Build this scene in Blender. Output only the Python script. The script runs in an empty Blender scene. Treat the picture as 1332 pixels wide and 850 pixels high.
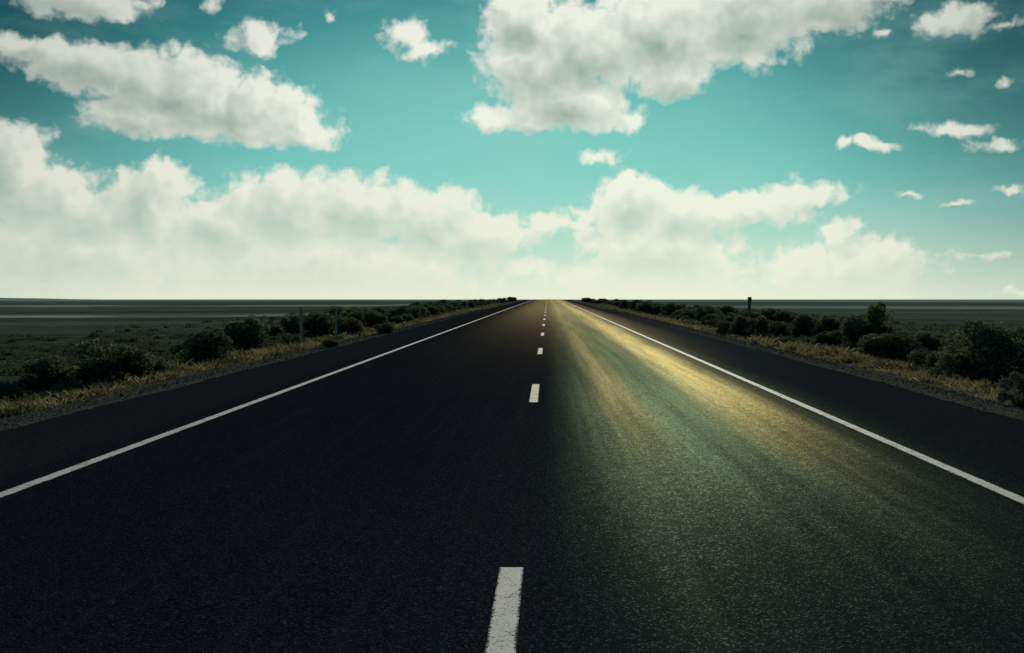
import bpy, math, random
import numpy as np
from mathutils import Vector
random.seed(7); rng=np.random.default_rng(7)
scene=bpy.context.scene
scene.view_settings.view_transform='Standard'
scene.view_settings.look='None'
scene.view_settings.exposure=0
COL=scene.collection
F=1455.0; VX=712.5; VY=383.0; H=1.45

# ------------------------------------------------ camera
cd=bpy.data.cameras.new("camera"); cam=bpy.data.objects.new("camera",cd); COL.objects.link(cam)
cam.location=(0,0,H); cam.rotation_euler=(math.radians(90),0,0)
cd.sensor_width=36; cd.lens=36*F/1332
cd.shift_x=(666-VX)/1332; cd.shift_y=-(425-VY)/1332
cd.clip_start=0.1; cd.clip_end=30000
scene.camera=cam

# ------------------------------------------------ node helpers
class NT:
    def __init__(s,nt): s.nt=nt
    def n(s,t,**kw):
        nd=s.nt.nodes.new(t)
        for k,v in kw.items(): setattr(nd,k,v)
        return nd
    def put(s,sock,v):
        if isinstance(v,bpy.types.NodeSocket): s.nt.links.new(v,sock)
        elif v is not None: sock.default_value=v
    def m(s,op,a,b=None,c=None,clamp=False):
        nd=s.n('ShaderNodeMath',operation=op,use_clamp=clamp)
        s.put(nd.inputs[0],a); s.put(nd.inputs[1],b); s.put(nd.inputs[2],c)
        return nd.outputs[0]
    def v(s,op,a,b=None,c=None,scale=None):
        nd=s.n('ShaderNodeVectorMath',operation=op)
        s.put(nd.inputs[0],a); s.put(nd.inputs[1],b)
        if c is not None: s.put(nd.inputs[2],c)
        if scale is not None: s.put(nd.inputs['Scale'],scale)
        return nd.outputs['Value'] if op in('LENGTH','DOT_PRODUCT','DISTANCE') else nd.outputs[0]
    def xyz(s,x,y,z=0.0):
        nd=s.n('ShaderNodeCombineXYZ'); s.put(nd.inputs[0],x); s.put(nd.inputs[1],y); s.put(nd.inputs[2],z); return nd.outputs[0]
    def sep(s,a):
        nd=s.n('ShaderNodeSeparateXYZ'); s.put(nd.inputs[0],a); return nd.outputs
    def mix(s,f,a,b,blend='MIX'):
        nd=s.n('ShaderNodeMix',data_type='RGBA',blend_type=blend)
        def c4(q): return q if isinstance(q,bpy.types.NodeSocket) else (*q[:3],1.0)
        s.put(nd.inputs[0],f); s.put(nd.inputs[6],c4(a)); s.put(nd.inputs[7],c4(b)); return nd.outputs[2]
    def ss(s,x,lo,hi,o0=0.0,o1=1.0):
        nd=s.n('ShaderNodeMapRange',interpolation_type='SMOOTHSTEP')
        s.put(nd.inputs[0],x); s.put(nd.inputs[1],lo); s.put(nd.inputs[2],hi); s.put(nd.inputs[3],o0); s.put(nd.inputs[4],o1)
        return nd.outputs[0]
    def noise(s,vec,scale,detail=4,rough=.55,dim='3D',out='Fac'):
        nd=s.n('ShaderNodeTexNoise',noise_dimensions=dim)
        s.put(nd.inputs['Vector'],vec); nd.inputs['Scale'].default_value=scale
        nd.inputs['Detail'].default_value=detail; nd.inputs['Roughness'].default_value=rough
        return nd.outputs[out]
    def gauss(s,x,c,w):
        d=s.m('DIVIDE',s.m('SUBTRACT',x,c),w); return s.m('EXPONENT',s.m('MULTIPLY',s.m('MULTIPLY',d,d),-1.0))

def srgb(r,g,b):
    f=lambda c:(c/255/12.92) if c/255<=.04045 else ((c/255+.055)/1.055)**2.4
    return (f(r),f(g),f(b))

# ------------------------------------------------ sun and sky
SUN_AZ=math.radians(6.5); SUN_EL=math.radians(13.0)
sv=Vector((math.sin(SUN_AZ)*math.cos(SUN_EL),math.cos(SUN_AZ)*math.cos(SUN_EL),math.sin(SUN_EL)))
sl=bpy.data.lights.new("sun",'SUN'); sl.energy=2.5; sl.angle=math.radians(0.53); sl.color=(1.0,.90,.70)
so=bpy.data.objects.new("sun",sl); COL.objects.link(so); so.rotation_euler=sv.to_track_quat('Z','Y').to_euler(); so.location=(10,60,40)

BL=[ # px centre, py centre, rx, ry
 (110,6,105,26),(345,52,50,26),(275,8,26,17),(40,62,100,24),(135,90,118,42),(230,115,130,60),(320,145,118,50),(395,172,64,26),(200,150,115,36),
 (530,42,42,26),(556,66,38,18),(430,24,10,10),
 (700,85,88,66),(760,65,115,84),(850,40,118,78),(955,25,130,70),(1070,5,110,42),(680,25,64,48),(645,152,54,26),(790,155,64,22),(870,95,75,38),(740,125,95,46),(700,145,66,28),
 (777,203,34,14),
 (10,215,80,64),(60,255,90,56),(200,262,72,66),(130,285,95,50),(370,270,120,60),(300,295,110,50),(470,272,110,56),(560,285,88,50),(620,308,84,50),(100,335,240,66),(400,350,300,60),(690,346,46,16),(-120,260,110,80),
 (822,265,60,48),(880,275,84,40),(970,272,110,30),(1048,253,56,22),(668,305,60,19),(715,291,62,18),(768,277,52,18),(748,303,30,13),(860,330,130,62),(840,366,150,40),
 (1100,350,124,42),(1095,308,32,32),(1140,332,62,30),(1050,345,58,24),
 (1245,28,60,26),(1298,38,36,12),(1240,168,58,12),(1300,190,46,14),(1140,190,40,9),(1105,187,15,9),(1176,250,22,5),(1252,262,22,6),(1265,332,56,8),(1322,248,24,6),(1245,96,18,9),(1312,110,15,10),(1325,380,38,7),(1440,150,90,40),(1460,330,110,30),
 (960,352,36,12),(1145,45,14,8),
]
def density_group(name,full):
    g=bpy.data.node_groups.new(name,'ShaderNodeTree')
    g.interface.new_socket("P",in_out='INPUT',socket_type='NodeSocketVector')
    g.interface.new_socket("D",in_out='OUTPUT',socket_type='NodeSocketFloat')
    G=NT(g); gi=G.n('NodeGroupInput'); go=G.n('NodeGroupOutput')
    P=gi.outputs[0]
    w1=G.v('SUBTRACT',G.noise(P,1.7,2,.5,'2D','Color'),(.5,.5,.5))
    Pw=G.v('MULTIPLY_ADD',w1,(.30,.22,0),P)
    w2=G.v('SUBTRACT',G.noise(P,6.5,2 if full else 0,.55,'2D','Color'),(.5,.5,.5))
    Pw=G.v('MULTIPLY_ADD',w2,(.15,.11,0),Pw)
    Pw=G.v('MULTIPLY',Pw,(1,1,0))
    acc=None
    for (px,py,rx,ry) in BL:
        u=(px-VX)/F; vv=(VY-py)/F; q=math.sqrt(1+u*u)
        cx=math.atan(u)*F/100; cy=vv/q*F/100; ax=rx/100/(q*q); ay=ry/100/q
        k=min(1.3,max(.47,math.sqrt(ax*ay)/.42))
        t=G.v('MULTIPLY_ADD',Pw,(1/ax,1/ay,0),(-cx/ax,-cy/ay,0))
        val=G.m('MULTIPLY_ADD',G.v('LENGTH',t),-k,k)
        if acc is None: acc=val
        else:
            nd=G.n('ShaderNodeMath',operation='SMOOTH_MAX'); G.put(nd.inputs[0],acc); G.put(nd.inputs[1],val); nd.inputs[2].default_value=.12; acc=nd.outputs[0]
    fb=G.m('SUBTRACT',G.noise(P,2.4,8 if full else 2,.60,'2D'),.5)
    vo=G.n('ShaderNodeTexVoronoi',voronoi_dimensions='2D',feature='SMOOTH_F1' if full else 'F1'); G.put(vo.inputs['Vector'],Pw); vo.inputs['Scale'].default_value=3.6
    if full: vo.inputs['Smoothness'].default_value=.25
    vo.inputs['Detail'].default_value=1.5 if full else 0.0; vo.inputs['Roughness'].default_value=.5; vo.inputs['Lacunarity'].default_value=2.3
    bil=G.m('SUBTRACT',.45,vo.outputs['Distance'])
    D=G.m('MULTIPLY_ADD',fb,.88,G.m('MULTIPLY_ADD',bil,.38 if full else .28,acc))
    G.put(go.inputs[0],D); return g
gF=density_group("cloud_density",True); gS=density_group("cloud_density_soft",False)

w=bpy.data.worlds.new("World"); scene.world=w; w.use_nodes=True
try: w.cycles.sampling_method='NONE'
except Exception: pass
W=NT(w.node_tree); w.node_tree.nodes.clear()
tc=W.n('ShaderNodeTexCoord')
dx,dy,dz=W.sep(W.v('NORMALIZE',tc.outputs['Generated']))
az=W.m('ARCTAN2',dx,dy)
hyp=W.m('SQRT',W.m('ADD',W.m('MULTIPLY',dx,dx),W.m('MULTIPLY',dy,dy)))
el=W.m('DIVIDE',dz,W.m('MAXIMUM',hyp,.02))
U=W.m('MULTIPLY',az,F/100); V=W.m('MULTIPLY',el,F/100)
P=W.xyz(U,V,0.0)
def dens(p,g):
    nd=W.n('ShaderNodeGroup'); nd.node_tree=g; W.put(nd.inputs[0],p); return nd.outputs[0]
d0=dens(P,gF)
tos=W.v('NORMALIZE',W.v('SUBTRACT',(0.8,6.5,0),P))
d1=dens(W.v('MULTIPLY_ADD',tos,(.26,.26,0),P),gS)
# clear-sky gradient
base=W.mix(W.ss(V,0.0,1.7),srgb(160,210,198),srgb(94,190,184))
base=W.mix(W.ss(V,1.0,4.4),base,srgb(34,124,134))
base=W.mix(W.ss(V,3.8,12.0),base,srgb(18,54,70))
glow=W.m('EXPONENT',W.m('MULTIPLY',W.m('ADD',W.m('POWER',W.m('DIVIDE',W.m('ABSOLUTE',W.m('ADD',U,.9)),3.0),2.0),W.m('POWER',W.m('DIVIDE',W.m('ABSOLUTE',W.m('SUBTRACT',V,1.8)),1.6),2.0)),-1.0))
base=W.mix(W.m('MULTIPLY',glow,.50),base,srgb(142,216,204))
cr=W.m('SQRT',W.m('ADD',W.m('POWER',W.m('ADD',U,.45),2.0),W.m('POWER',W.m('MULTIPLY',W.m('MAXIMUM',W.m('SUBTRACT',V,.6),0.0),1.15),2.0)))
side=W.ss(cr,3.0,7.2)
base=W.mix(W.m('MULTIPLY',side,W.ss(V,.0,3.2,.35,.90)),base,srgb(9,64,76))
veil=W.ss(W.noise(W.v('MULTIPLY',P,(.55,1.3,1)),1.0,6,.6,'2D'),.42,.72)
base=W.mix(W.m('MULTIPLY',veil,.16),base,srgb(150,200,192))
# cloud shading
L1=W.m('EXPONENT',W.m('MULTIPLY',W.m('MAXIMUM',d1,0.0),-1.10))
L2=W.m('EXPONENT',W.m('MULTIPLY',W.m('MAXIMUM',d0,0.0),-2.0))
lit=W.m('SUBTRACT',W.m('ADD',L1,L2),W.m('MULTIPLY',L1,L2))
rel=W.m('MULTIPLY',W.m('SUBTRACT',d0,d1),.40)
lit=W.m('ADD',W.m('MULTIPLY',lit,.97),rel,clamp=True)
lowc=W.ss(V,2.2,.7)
shade=W.mix(lowc,srgb(136,158,148),srgb(156,188,176))
white=W.mix(lowc,srgb(240,241,228),srgb(235,235,220))
cc=W.mix(lit,shade,white)
cc=W.mix(W.m('MULTIPLY',side,W.ss(V,.5,3.8,.14,.34)),cc,srgb(56,92,96))
mask=W.ss(d0,-.12,.38)
col=W.mix(mask,base,cc)
hz=W.m('MULTIPLY',W.m('EXPONENT',W.m('MULTIPLY',W.m('MAXIMUM',V,0.0),-1.75)),W.ss(W.m('ABSOLUTE',W.m('ADD',U,.9)),2.5,9.0,.98,.50))
col=W.mix(hz,col,srgb(231,233,214))
back=W.ss(W.m('ABSOLUTE',az),.6,1.4)
col=W.mix(back,col,W.mix(W.ss(V,0,8),srgb(84,120,134),srgb(24,50,66)))
sky=W.n('ShaderNodeTexSky',sky_type='NISHITA'); sky.sun_disc=False; sky.sun_elevation=SUN_EL; sky.sun_rotation=SUN_AZ
sk=W.v('MULTIPLY',sky.outputs[0],(.010,.022,.026))
tot=W.v('MULTIPLY_ADD',col,(9.5,9.5,9.5),sk)
bg=W.n('ShaderNodeBackground'); W.put(bg.inputs[0],tot); bg.inputs[1].default_value=.1
wo=W.n('ShaderNodeOutputWorld'); W.put(wo.inputs[0],bg.outputs[0])

# ------------------------------------------------ terrain
def drop(y): return -0.0046*np.maximum(0,np.asarray(y,float)-300)
def bump2(x,y):
    return .05*np.sin(x*.9+y*.37)+.05*np.sin(y*.71-x*.4)+.03*np.sin(x*2.1+y*1.3)
def cross(x,y):
    a=np.abs(np.asarray(x,float)+.15)
    z=np.interp(a,[0,5.4,6.3,7.6,10,15,40,200],[-.03,-.03,-.05,-.28,-.52,-.72,-1.1,-1.5])
    return z+np.where(a>6.5,bump2(x,y)*np.clip((a-6.5)/3,0,1)*np.clip((60-a)/30,0,1),0)
def gz(x,y): return cross(x,y)+drop(y)
def mesh_obj(name,verts,faces,mat,smooth=False):
    me=bpy.data.meshes.new(name); me.from_pydata([tuple(map(float,v)) for v in verts],[],faces); me.update()
    if smooth: me.polygons.foreach_set('use_smooth',[True]*len(me.polygons))
    if mat: me.materials.append(mat)
    ob=bpy.data.objects.new(name,me); COL.objects.link(ob); return ob
def quads_obj(name,V3,k,mat,cattr=None):
    V3=np.asarray(V3,dtype=np.float32).reshape(-1,3); n=len(V3)//k
    me=bpy.data.meshes.new(name); me.vertices.add(len(V3)); me.vertices.foreach_set('co',V3.ravel())
    me.loops.add(n*k); me.loops.foreach_set('vertex_index',np.arange(n*k,dtype=np.int32))
    me.polygons.add(n); me.polygons.foreach_set('loop_start',np.arange(0,n*k,k,dtype=np.int32))
    me.polygons.foreach_set('loop_total',np.full(n,k,dtype=np.int32))
    if cattr is not None:
        a=me.attributes.new('tone','FLOAT','FACE'); a.data.foreach_set('value',np.asarray(cattr,dtype=np.float32))
    me.update(); me.validate(); me.materials.append(mat); return me

def principled(name):
    m=bpy.data.materials.new(name); m.use_nodes=True; T=NT(m.node_tree)
    b=m.node_tree.nodes['Principled BSDF']; return m,T,b
def matte(name):
    m=bpy.data.materials.new(name); m.use_nodes=True; T=NT(m.node_tree)
    m.node_tree.nodes.remove(m.node_tree.nodes['Principled BSDF'])
    b=T.n('ShaderNodeBsdfDiffuse'); out=m.node_tree.nodes['Material Output']
    T.put(out.inputs[0],b.outputs[0]); return m,T,b,out

# ground material
m_ground,T,b,out=matte("plain_ground")
pos=T.n('ShaderNodeNewGeometry').outputs['Position']; x,y,z=T.sep(pos)
ax=T.m('ABSOLUTE',T.m('ADD',x,.15))
n1=T.noise(pos,.5,6,.65); n2=T.noise(T.v('MULTIPLY',pos,(.010,.05,0)),1.0,4,.55)
n3=T.noise(pos,6,5,.7); n4=T.noise(pos,45,3,.7)
scrub=T.mix(T.ss(n1,.35,.65),(.05,.068,.054),(.125,.145,.105))
scrub=T.mix(T.m('MULTIPLY',T.ss(n2,.36,.66),T.ss(y,30,120)),scrub,(.17,.22,.20))
gravel=T.mix(T.ss(n4,.3,.7),(.05,.048,.044),(.25,.23,.19))
gravel=T.mix(T.ss(n3,.4,.62,0,.6),gravel,(.10,.094,.08))
straw=T.mix(T.ss(n4,.3,.7),(.08,.075,.045),(.24,.215,.12))
edge=T.m('ADD',ax,T.m('MULTIPLY',T.m('SUBTRACT',n3,.5),2.2))
c=T.mix(T.ss(edge,6.8,7.6),gravel,straw)
c=T.mix(T.ss(edge,7.9,9.2),c,scrub)
sb=T.noise(T.v('MULTIPLY',pos,(.014,.02,0)),1.0,6,.62)
left=T.m('MULTIPLY',T.ss(x,-18,-34),T.ss(T.noise(T.v('MULTIPLY',pos,(.03,.05,0)),1.0,4,.6),.36,.56))
band=T.m('MULTIPLY',T.m('ADD',T.m('ADD',T.gauss(T.m('ADD',y,T.m('MULTIPLY',sb,70)),165,8),T.gauss(T.m('ADD',y,T.m('MULTIPLY',sb,160)),330,24)),T.m('MULTIPLY',T.gauss(T.m('ADD',y,T.m('MULTIPLY',sb,50)),118,4),.30)),left,clamp=True)
c=T.mix(T.m('MULTIPLY',band,.9),c,(.64,.68,.64))
rb=T.m('MULTIPLY',T.m('ADD',T.gauss(T.m('ADD',y,T.m('MULTIPLY',sb,160)),300,26),T.gauss(T.m('ADD',y,T.m('MULTIPLY',sb,300)),900,160)),T.ss(x,14,36),clamp=True)
c=T.mix(T.m('MULTIPLY',rb,.8),c,(.46,.56,.50))
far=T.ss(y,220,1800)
c=T.mix(T.m('MULTIPLY',far,.88),c,(.42,.54,.52))  # distance haze put into the ground colour
T.put(b.inputs['Color'],c)
bp=T.n('ShaderNodeBump'); bp.inputs['Strength'].default_value=.5; bp.inputs['Distance'].default_value=.05
T.put(bp.inputs['Height'],T.m('ADD',n3,T.m('MULTIPLY',n4,.4))); T.put(b.inputs['Normal'],bp.outputs[0])

xs=sorted(set([-9000,-5000,-2500,-1200,-600,-300,-200,-120,-80,-55,-40,-30,-24]+list(np.arange(-20,-6,.5))+[-6,-5.5,0,5.2,5.7,6.0]+list(np.arange(6.5,20,.5))+[20,24,30,40,55,80,120,200,300,600,1200,2500,5000,9000]))
ys=list(np.arange(-12,60,.7))+list(np.arange(60,140,2))+list(np.arange(140,300,8))+[300,340,400,500,650,900,1300,2000,3500,6000,9000,14000]
X,Y=np.meshgrid(xs,ys); Z=gz(X,Y); nx=len(xs)
vs=np.stack([X,Y,Z],-1).reshape(-1,3)
fs=[(j*nx+i,j*nx+i+1,(j+1)*nx+i+1,(j+1)*nx+i) for j in range(len(ys)-1) for i in range(nx-1)]
gr=mesh_obj("ground",vs,fs,m_ground,True)
gr["kind"]="structure"; gr["label"]="flat dark scrubland plain with pale salt pans beside highway"; gr["category"]="ground"

# ------------------------------------------------ road
m_road,T,b,out=matte("asphalt")
pos=T.n('ShaderNodeNewGeometry').outputs['Position']; x,y,z=T.sep(pos)
xw=T.m('ADD',x,T.m('MULTIPLY',T.m('SUBTRACT',T.noise(T.v('MULTIPLY',pos,(.3,.10,0)),1.0,3),.5),.45))
grain=T.noise(pos,140,3,.8)
vor=T.n('ShaderNodeTexVoronoi'); T.put(vor.inputs['Vector'],pos); vor.inputs['Scale'].default_value=105
chip=T.sep(vor.outputs['Color'])[0]; chip2=T.sep(vor.outputs['Color'])[1]
streak=T.noise(T.v('MULTIPLY',pos,(2.4,.05,0)),1.0,4,.55)
fstreak=T.noise(T.v('MULTIPLY',pos,(7,.12,0)),1.0,4,.6)
patch=T.noise(T.v('MULTIPLY',pos,(.8,.25,0)),1.0,5,.6)
mot=T.noise(pos,9,4,.7)
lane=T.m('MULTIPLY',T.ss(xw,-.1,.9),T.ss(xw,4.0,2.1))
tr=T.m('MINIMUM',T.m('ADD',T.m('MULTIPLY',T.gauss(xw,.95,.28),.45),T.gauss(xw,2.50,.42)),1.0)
sv1=T.m('MULTIPLY',T.ss(streak,.3,.65,.60,1.05),T.ss(fstreak,.3,.7,.80,1.14))
mo=T.ss(mot,.3,.65,.72,1.15)
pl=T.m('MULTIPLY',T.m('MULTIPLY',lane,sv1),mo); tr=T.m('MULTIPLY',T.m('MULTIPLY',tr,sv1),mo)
# painted sun glare on the polished lane and tracks fades out close by
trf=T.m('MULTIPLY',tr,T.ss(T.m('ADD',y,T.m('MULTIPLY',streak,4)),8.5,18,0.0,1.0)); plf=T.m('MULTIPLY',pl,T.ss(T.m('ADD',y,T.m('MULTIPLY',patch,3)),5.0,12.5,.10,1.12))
far_glow=T.m('MULTIPLY',T.ss(y,14,110),T.ss(T.m('ABSOLUTE',T.m('SUBTRACT',xw,.3)),4.8,1.6))  # warm glow on the far road, put into the gloss tint
sparkle=T.ss(chip2,.82,.98)
base=T.mix(T.ss(chip,.2,1.0),(.009,.0115,.0185),(.028,.034,.048))
base=T.mix(T.ss(patch,.35,.7,0,.6),base,(.013,.016,.025))
base=T.mix(T.m('MULTIPLY',sparkle,.40),base,(.11,.12,.14))
base=T.mix(T.ss(fstreak,.5,.75,0,.35),base,(.038,.042,.050))
green_sheen=T.mix(T.ss(chip,.1,1.0),(.02,.036,.028),(.09,.12,.09))  # green sheen of the glare put into the lane colour
gold_glare=T.mix(T.ss(chip,.1,1.0),(.06,.054,.03),(.24,.20,.10))  # worn aggregate with the gold of the sun glare put into its colour
c=T.mix(T.m('MULTIPLY',plf,.8),base,green_sheen)
c=T.mix(T.m('MULTIPLY',trf,.8),c,gold_glare)
sh=T.ss(T.m('ABSOLUTE',T.m('ADD',x,.3)),3.8,4.2)
c=T.mix(T.m('MULTIPLY',sh,.5),c,T.mix(T.ss(chip,.2,.9),(.014,.017,.022),(.058,.065,.076)))
T.put(b.inputs['Color'],c)
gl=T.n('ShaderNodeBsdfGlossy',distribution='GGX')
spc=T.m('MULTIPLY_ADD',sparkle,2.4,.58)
gcol=T.v('MULTIPLY_ADD',(.0240,.0365,.0235),T.xyz(plf,plf,plf),(.0010,.0015,.0019))  # gloss tint carries the green sheen and gold glare too
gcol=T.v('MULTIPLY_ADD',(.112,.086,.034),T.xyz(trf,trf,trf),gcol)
gcol=T.v('MULTIPLY_ADD',(.120,.100,.052),T.xyz(far_glow,far_glow,far_glow),gcol)
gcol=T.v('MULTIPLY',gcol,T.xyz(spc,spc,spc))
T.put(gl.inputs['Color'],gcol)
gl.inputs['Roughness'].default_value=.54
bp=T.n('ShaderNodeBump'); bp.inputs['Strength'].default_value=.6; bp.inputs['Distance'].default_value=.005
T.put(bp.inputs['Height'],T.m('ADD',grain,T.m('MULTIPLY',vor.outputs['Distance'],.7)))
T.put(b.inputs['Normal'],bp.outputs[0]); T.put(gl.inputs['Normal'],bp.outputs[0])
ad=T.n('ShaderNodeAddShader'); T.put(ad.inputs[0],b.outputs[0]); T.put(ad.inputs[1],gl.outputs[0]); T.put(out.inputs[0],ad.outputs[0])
rys=[-12]+list(np.arange(-11.5,70,.25))+list(np.arange(70,300,5))+[300,320,400,600,1000,2000,4000]
rvs=[];rfs=[]
for j,yy in enumerate(rys):
    jl=.03*math.sin(yy*.8)+rng.normal(0,.018); jr=.03*math.sin(yy*.7+1)+rng.normal(0,.018)
    dd=float(drop(yy))
    for xx,zz in ((-5.9+jl,-.034),(-5.8+jl,-.006),(-4.5,0),(0,0),(4.2,0),(5.48+jr,-.006),(5.58+jr,-.034)): rvs.append((xx,yy,zz+dd))
for j in range(len(rys)-1):
    for i in range(6):
        rfs.append((j*7+i,j*7+i+1,(j+1)*7+i+1,(j+1)*7+i))
rd=mesh_obj("road",rvs,rfs,m_road); rd["kind"]="structure"; rd["label"]="long straight dark asphalt highway with worn wheel tracks tinted with sun glare"; rd["category"]="road"

m_paint,T,b=principled("road_paint")
pos=T.n('ShaderNodeNewGeometry').outputs['Position']; x,y,z=T.sep(pos)
n1=T.noise(pos,75,5,.8); n2=T.noise(pos,5,4,.6)
def edist(x0,x1): return T.m('MINIMUM',T.m('SUBTRACT',x,x0),T.m('SUBTRACT',x1,x))
ed=T.m('MAXIMUM',T.m('MAXIMUM',edist(-4.0,-3.88),edist(3.27,3.39)),edist(-.255,-.128))
wear=T.ss(T.m('ADD',T.m('ADD',n1,T.m('MULTIPLY',n2,.35)),T.m('MULTIPLY',T.ss(ed,.0,.018,-1,0),.16)),.55,.62)
T.put(b.inputs['Base Color'],T.mix(T.ss(T.noise(pos,80,3,.85),.32,.46),(.30,.31,.32),(.99,.99,.97)))
b.inputs['Roughness'].default_value=.8; b.inputs['Specular IOR Level'].default_value=.3
T.put(b.inputs['Alpha'],T.m('MAXIMUM',wear,.08))
def strip(x0,x1,ya,yb,name,kind=True):
    st=[ya]+[q for q in list(np.arange(-10,300,2.0))+[300,320,400,600,1000,2000,4000] if ya<q<yb]+[yb]
    v=[];f=[]
    for yy in st:
        v+= [(x0,yy,.005+float(drop(yy))),(x1,yy,.005+float(drop(yy)))]
    for j in range(len(st)-1): f.append((2*j,2*j+1,2*j+3,2*j+2))
    o=mesh_obj(name,v,f,m_paint); o["kind"]="structure"; return o
o=strip(-4.0,-3.88,-10,2000,"edge_line"); o["label"]="solid white edge line painted on asphalt"; o["category"]="road marking"
o=strip(3.27,3.39,-10,2000,"edge_line"); o["label"]="solid white edge line painted on asphalt"; o["category"]="road marking"
for k in range(-1,25):
    o=strip(-.255,-.128,2.92+12.05*k,5.92+12.05*k,"centre_line_dash"); o["label"]="short white centre line dash painted on asphalt"; o["category"]="road marking"; o["group"]="centre line dashes along the road"

# ------------------------------------------------ foliage
def leaf_mat(name,c1,c2,c3,tl=.25):
    m,T,b,out=matte(name)
    at=T.n('ShaderNodeAttribute',attribute_name='tone'); oi=T.n('ShaderNodeObjectInfo')
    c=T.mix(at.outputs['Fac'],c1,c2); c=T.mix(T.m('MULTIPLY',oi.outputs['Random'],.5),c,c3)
    T.put(b.inputs['Color'],c)
    tr=T.n('ShaderNodeBsdfTranslucent'); T.put(tr.inputs[0],c)
    mx=T.n('ShaderNodeMixShader'); mx.inputs[0].default_value=tl
    T.put(mx.inputs[1],b.outputs[0]); T.put(mx.inputs[2],tr.outputs[0])
    T.put(out.inputs[0],mx.outputs[0]); return m
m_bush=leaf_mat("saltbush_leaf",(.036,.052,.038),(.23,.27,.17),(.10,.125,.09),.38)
m_gbush=leaf_mat("grey_bush_leaf",(.06,.07,.06),(.20,.22,.18),(.11,.125,.11),.35)
m_grass=leaf_mat("dry_grass_blade",(.13,.125,.065),(.56,.50,.28),(.38,.35,.18),.40)
m_scrub=leaf_mat("scrub_leaf",(.045,.060,.042),(.16,.175,.10),(.09,.105,.07))

def leaves(cent,nrm,L,Wd):
    n=len(cent)
    d=rng.normal(size=(n,3))*.7+nrm; d/=np.linalg.norm(d,axis=1)[:,None]
    s=np.cross(d,rng.normal(size=(n,3))); s/=np.linalg.norm(s,axis=1)[:,None]
    L=L*rng.uniform(.6,1.4,(n,1)); Wd=Wd*rng.uniform(.6,1.4,(n,1))
    a=cent-d*L*.5; m=cent
    return np.stack([a,m+s*Wd*.5,cent+d*L*.5,m-s*Wd*.5],1)
def bush_mesh(seed,mat,nl=8500,nc=34,airy=.0,leaf=.055):
    global rng
    rng=np.random.default_rng(seed)
    cs=[];rs=[]
    for i in range(nc):
        th=rng.uniform(0,2*math.pi); r=math.sqrt(rng.uniform(0,1))*.38
        hmax=.84*math.sqrt(max(.05,1-(r/.5)**2)); zc=rng.uniform(.08,1)*hmax+.02
        cs.append((r*math.cos(th),r*math.sin(th),zc)); rs.append(rng.uniform(.12,.19)*(1-.30*airy))
    cs=np.array(cs);rs=np.array(rs)
    pick=rng.choice(nc,nl,p=rs**2/np.sum(rs**2))
    dirs=rng.normal(size=(nl,3)); dirs/=np.linalg.norm(dirs,axis=1)[:,None]
    rad=rs[pick]*rng.uniform(.65,1.08,nl)
    sp=rng.random(nl)<.025+.1*airy; rad[sp]*=rng.uniform(1.0,1.35+.2*airy,sp.sum())
    c=cs[pick]+dirs*rad[:,None]; c[:,2]=np.abs(c[:,2])
    nrm=dirs*.6+np.array([0,0,.45])
    q=leaves(c,nrm,leaf,leaf*.5)
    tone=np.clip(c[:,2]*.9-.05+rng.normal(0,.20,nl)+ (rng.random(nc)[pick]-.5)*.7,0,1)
    st=[];
    for i in range(nc):
        p0=np.array([rng.normal(0,.03),rng.normal(0,.03),-.05]); p1=cs[i]+np.array([0,0,rs[i]*.8])
        s=np.cross(p1-p0,rng.normal(size=3)); s/=np.linalg.norm(s)
        for s2 in (s,np.cross(s,(p1-p0)/np.linalg.norm(p1-p0))):
            st.append([p0-s2*.010,p0+s2*.010,p1+s2*.003,p1-s2*.003])
    allq=np.concatenate([q,np.array(st)]); tone=np.concatenate([tone,np.full(len(st),.1)])
    return quads_obj("bush",allq,4,mat,tone)
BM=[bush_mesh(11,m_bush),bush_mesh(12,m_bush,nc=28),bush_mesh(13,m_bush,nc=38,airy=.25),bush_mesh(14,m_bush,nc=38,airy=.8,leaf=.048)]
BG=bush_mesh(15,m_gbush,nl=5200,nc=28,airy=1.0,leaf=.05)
rng=np.random.default_rng(99)
GLAB={0:"rounded dark green saltbush on roadside verge",1:"wispy grey green shrub at gravel verge",2:"tall airy dark shrub with spiky crown on verge"}
def bush(X0,Y0,w,h,me,lab=0,grp=None):
    o=bpy.data.objects.new("bush",me); COL.objects.link(o)
    o.location=(X0,Y0,float(gz(X0,Y0))-.03); o.scale=(w,w*random.uniform(.85,1.15),h*1.08); o.rotation_euler=(0,0,random.uniform(0,6.28))
    o["label"]=GLAB[lab]; o["category"]="bush"; o["group"]="bushes lining the highway verge"
def from_px(px,pyb):
    d=30.0
    for _ in range(12):
        X0=(px-VX)*d/F; d=F*(H-float(gz(X0,d)))/(pyb-VY)
        d=min(max(d,5),280)
    return (px-VX)*d/F,d
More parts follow.
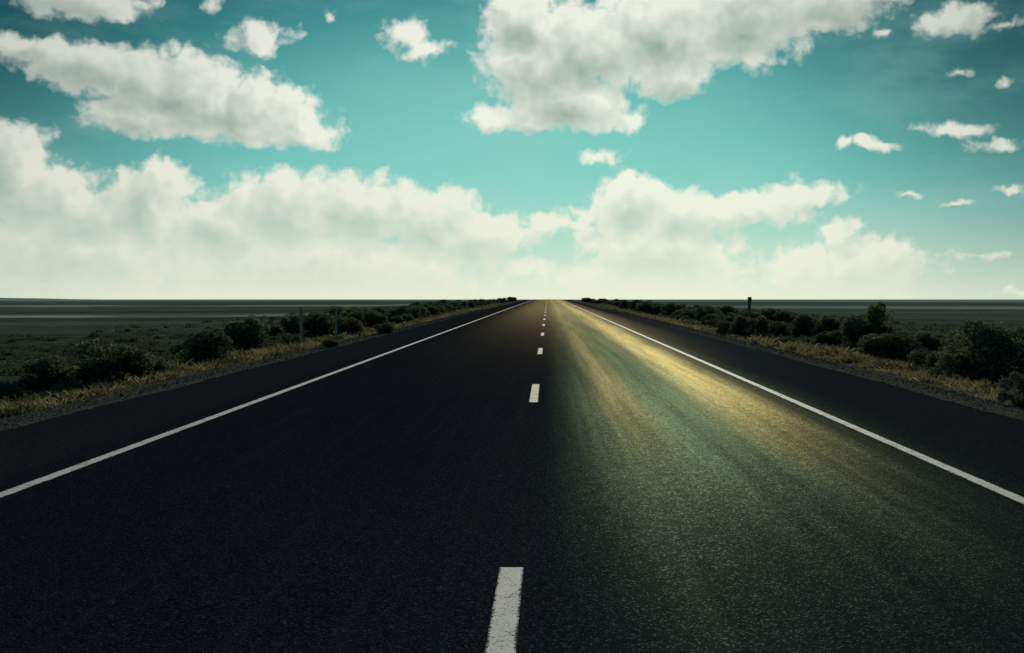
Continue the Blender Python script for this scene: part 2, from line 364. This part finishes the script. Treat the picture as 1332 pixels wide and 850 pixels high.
KB=[(60,508,84,48,0,0),(145,500,112,68,1,0),(272,474,66,48,0,0),(318,458,62,50,2,0),(200,488,40,26,2,0),(5,525,50,34,2,0),(245,462,44,20,1,0),
 (378,455,38,26,1,0),(412,443,50,38,0,0),(380,438,30,30,2,0),(450,437,44,32,1,0),(465,430,34,26,0,0),(488,427,36,26,2,0),(520,420,38,21,1,0),(545,415,34,19,0,0),(500,434,28,16,2,0),(350,440,34,20,1,0),(430,452,26,14,2,0),(570,411,26,15,1,0),
 (1325,530,56,54,4,1),(1278,498,124,84,3,2),(1325,495,80,72,3,2),(1235,488,66,42,2,0),(1205,480,48,30,1,0),(1158,468,84,36,0,0),(1118,452,46,48,2,2),(1142,452,54,58,3,2),(1080,448,40,22,1,0),(1046,442,48,36,0,0),(1072,439,44,32,2,0),(1010,438,34,24,1,0),
 (965,440,40,32,0,0),(985,439,38,28,2,0),(945,435,30,22,1,0),(925,426,34,18,0,0),(1000,426,34,18,2,0),(900,418,40,20,1,0),(880,413,34,18,0,0),(1190,472,34,26,2,0),(1020,452,26,18,1,0),(860,408,30,14,2,0),(1310,470,60,40,0,0),(1100,440,36,30,0,0),(1210,455,50,26,2,0),(1250,470,60,36,0,0)]
for (px,pb,wp,hp,k,lab) in KB:
    X0,d=from_px(px,pb)
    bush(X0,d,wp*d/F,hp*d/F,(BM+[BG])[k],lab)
for side,(ylo,n) in ((-1,(66,75)),(1,(62,75))):
    for i in range(n):
        d=ylo*(300/ylo)**((i+random.random())/n)
        X0=side*random.choice([random.uniform(8.8,12),random.uniform(9,15)])
        s=random.uniform(.6,1.4)*(1+d/300*.25)
        bush(X0,d,s*1.5,s*(1 if d<140 else .8),random.choice(BM[:3]),0)

def scatter_scrub():
    Q=[];T_=[]
    n=3600
    for i in range(n):
        d=16*(200/16)**(rng.random()**.8)
        s=rng.choice([-1,1]); x0=s*(8.0+rng.exponential(5+d*.06))
        if abs(x0)>30: continue
        r=rng.uniform(.12,.38)*(1+d/160); hh=r*rng.uniform(.35,.75); k=46 if d<60 else 22
        a=rng.uniform(0,6.28,k); rr=np.sqrt(rng.random(k))*r
        c=np.stack([x0+rr*np.cos(a),d+rr*np.sin(a),rng.random(k)*hh*np.sqrt(np.clip(1-(rr/r)**2,0.05,1))],-1)
        c[:,2]+=float(gz(x0,d))
        q=leaves(c,np.array([0,0,.8]),.09*(1+d/70),.035*(1+d/45)); Q.append(q); T_.append(np.clip(rng.normal(.4+.3*rng.random(),.2,k),0,1))
    Q=np.concatenate(Q);T_=np.concatenate(T_)
    me=quads_obj("scrub",Q,4,m_scrub,T_); o=bpy.data.objects.new("scrub",me); COL.objects.link(o)
    o["kind"]="stuff"; o["label"]="low dark scrub covering the plain beside the road"; o["category"]="scrub"
scatter_scrub()
def scatter_grass(side,x0,x1):
    Q=[];T_=[]
    for i in range(5600):
        d=9*(170/9)**(rng.random()**.9)
        xx=rng.uniform(x0,x1)+rng.exponential(.4)
        cl=math.sin(xx*1.7+d*.6)+math.sin(d*.31+xx*.5)+rng.normal(0,.8)
        if cl<.6: continue
        k=34 if d<50 else 12; hh=rng.uniform(.05,.17)*(1+d/150)
        if rng.random()<.10: hh*=1.6
        sprd=rng.uniform(.05,.16)
        X0=side*xx; zz=float(gz(X0,d))
        b0=np.stack([X0+rng.normal(0,sprd,k),d+rng.normal(0,sprd,k),np.full(k,zz-.01)],-1)
        tip=b0+np.stack([rng.normal(0,.5,k)*hh,rng.normal(0,.5,k)*hh,hh*rng.uniform(.4,1.1,k)],-1)
        wd=.004*(1+d/14); s=np.stack([np.full(k,wd),rng.normal(0,wd,k),np.zeros(k)],-1)*.5
        mid=b0*.45+tip*.55+np.array([0,0,1])*hh*.12
        Q.append(np.stack([b0-s,b0+s,mid+s*.8,tip],1)); Q.append(np.stack([b0-s,mid+s*.8,tip,mid-s*.8],1))
        t=np.clip(rng.normal(rng.uniform(.0,.85),.18,k),0,1); T_+= [t,t]
    Q=np.concatenate(Q);T_=np.concatenate(T_)
    me=quads_obj("dry_grass",Q,4,m_grass,T_); o=bpy.data.objects.new("dry_grass",me); COL.objects.link(o)
    o["kind"]="stuff"; o["label"]="golden dry grass tufts along the gravel verge"; o["category"]="grass"
scatter_grass(-1,6.9,8.9); scatter_grass(1,6.6,8.9)

m_stone,T,b,out=matte("gravel_stone")
at=T.n('ShaderNodeAttribute',attribute_name='tone')
T.put(b.inputs['Color'],T.mix(at.outputs['Fac'],(.05,.047,.043),(.36,.33,.28)))
def gravel(side,xa):
    Q=[]
    n=9000
    d=8*(110/8)**(rng.random(n)); xx=side*(xa+np.abs(rng.normal(0,.6,n))+rng.uniform(-.15,.35,n)); zz=gz(xx,d)
    r=rng.uniform(.005,.018,n)*(1+d/60)*np.where(rng.random(n)<.06,1.8,1)
    base=np.array([[1,0,0],[0,1,0],[-1,0,0],[0,-1,0],[0,0,.8]])
    for (i,j,k) in ((0,1,4),(1,2,4),(2,3,4),(3,0,4)): Q.append((i,j,k))
    ang=rng.uniform(0,6.28,n); ca,sa=np.cos(ang),np.sin(ang); el=rng.uniform(.6,1,n)
    P5=[]
    for bb in base:
        lx=bb[0]*r; ly=bb[1]*r*el
        P5.append(np.stack([xx+lx*ca-ly*sa,d+lx*sa+ly*ca,zz+bb[2]*r-.003],-1))
    tris=np.concatenate([np.stack([P5[i],P5[j],P5[k]],1) for i,j,k in Q])
    tone=np.tile(rng.random(n),4)
    me=quads_obj("gravel",tris,3,m_stone,tone); o=bpy.data.objects.new("gravel",me); COL.objects.link(o)
    o["kind"]="stuff"; o["label"]="loose grey gravel along the asphalt edge"; o["category"]="gravel"
gravel(-1,5.85); gravel(1,5.55)

# ------------------------------------------------ posts
m_wood,T,b=principled("weathered_wood")
tcn=T.n('ShaderNodeTexCoord').outputs['Object']
wn=T.noise(T.v('MULTIPLY',tcn,(30,30,3)),1.0,5,.6)
T.put(b.inputs['Base Color'],T.mix(wn,(.08,.065,.05),(.30,.26,.20))); b.inputs['Roughness'].default_value=.9
m_pale,T,b=principled("pale_post_paint")
tcn=T.n('ShaderNodeTexCoord').outputs['Object']
T.put(b.inputs['Base Color'],T.mix(T.noise(tcn,9,4),(.20,.21,.19),(.42,.43,.39))); b.inputs['Roughness'].default_value=.9
b.inputs['Specular IOR Level'].default_value=.1
m_refl,T,b=principled("dark_plate"); tcn=T.n('ShaderNodeTexCoord').outputs['Object']
T.put(b.inputs['Base Color'],T.mix(T.noise(tcn,14,4),(.03,.03,.03),(.08,.07,.06))); b.inputs['Roughness'].default_value=.6
def ring_post(name,r,h,mat,lean=0.0,nseg=10):
    v=[];f=[];lv=[(-.3,1.05),(0,1.05),(h*.3,1.0),(h*.7,.95),(h-.05,.92),(h-.01,.75)]
    for j,(zz,s) in enumerate(lv):
        for i in range(nseg):
            a=2*math.pi*i/nseg; rr=r*s*(1+.08*math.sin(3*a+j)); v.append((rr*math.cos(a)+lean*zz,rr*math.sin(a),zz))
    for j in range(len(lv)-1):
        for i in range(nseg): f.append((j*nseg+i,j*nseg+(i+1)%nseg,(j+1)*nseg+(i+1)%nseg,(j+1)*nseg+i))
    f.append(tuple((len(lv)-1)*nseg+i for i in range(nseg)))
    return mesh_obj(name,v,f,mat)
def box(name,sx,sy,sz,loc,mat):
    import bmesh
    bm=bmesh.new(); bmesh.ops.create_cube(bm,size=1)
    for q in bm.verts: q.co=(q.co.x*sx+loc[0],q.co.y*sy+loc[1],q.co.z*sz+loc[2])
    bmesh.ops.bevel(bm,geom=list(bm.edges),offset=min(sx,sy,sz)*.2,segments=2,affect='EDGES')
    me=bpy.data.meshes.new(name); bm.to_mesh(me); bm.free(); me.materials.append(mat)
    o=bpy.data.objects.new(name,me); COL.objects.link(o); return o
for px,pb,hp in ((391,446,46),(437,444,43)):
    X0,d=from_px(px,pb)
    e=bpy.data.objects.new("fence_post",None); COL.objects.link(e); e.location=(X0,d,float(gz(X0,d)))
    p=ring_post("post",.050,hp*d/F,m_pale,.01); p.parent=e
    c=box("cap",.115,.115,.03,(.01*hp*d/F,0,hp*d/F+.008),m_pale); c.parent=e
    e["label"]="pale weathered fence post standing in roadside scrub"; e["category"]="post"; e["group"]="pale posts beside the highway"
X0,d=from_px(975,437)
e=bpy.data.objects.new("marker_post",None); COL.objects.link(e); e.location=(X0,d,float(gz(X0,d)))
hh=52*d/F
p=ring_post("post",.065,hh,m_wood,-.008); p.parent=e
c=box("marker_plate",.17,.04,.24,(-.008*hh,-.10,hh-.12),m_refl); c.parent=e
c=box("bracket",.05,.08,.05,(-.008*hh,-.05,hh-.12),m_refl); c.parent=e
e["label"]="dark wooden post with small marker plate among bushes"; e["category"]="post"

# ------------------------------------------------ far low hills
m_hill,T,b,out=matte("far_hill"); pos=T.n('ShaderNodeNewGeometry').outputs['Position']
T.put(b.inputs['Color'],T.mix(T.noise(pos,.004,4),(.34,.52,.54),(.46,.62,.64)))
def hill(xa,xb,yy,hm,lab):
    v=[];f=[];n=60
    zb=float(drop(yy))-3
    for i in range(n+1):
        t=i/n; xx=xa+(xb-xa)*t; hgt=hm*math.sin(math.pi*t)**.7*(.75+.25*math.sin(t*11)+.1*math.sin(t*37))
        v+=[(xx,yy-400,zb-2),(xx,yy,zb+3+max(0,hgt)),(xx,yy+500,zb-2)]
    for i in range(n):
        a=i*3; f+=[(a,a+3,a+4,a+1),(a+1,a+4,a+5,a+2)]
    o=mesh_obj("hill",v,f,m_hill,True); o["kind"]="structure"; o["label"]=lab; o["category"]="hill"
hill(-4400,-2300,5600,14,"low blue grey hills on the far horizon")
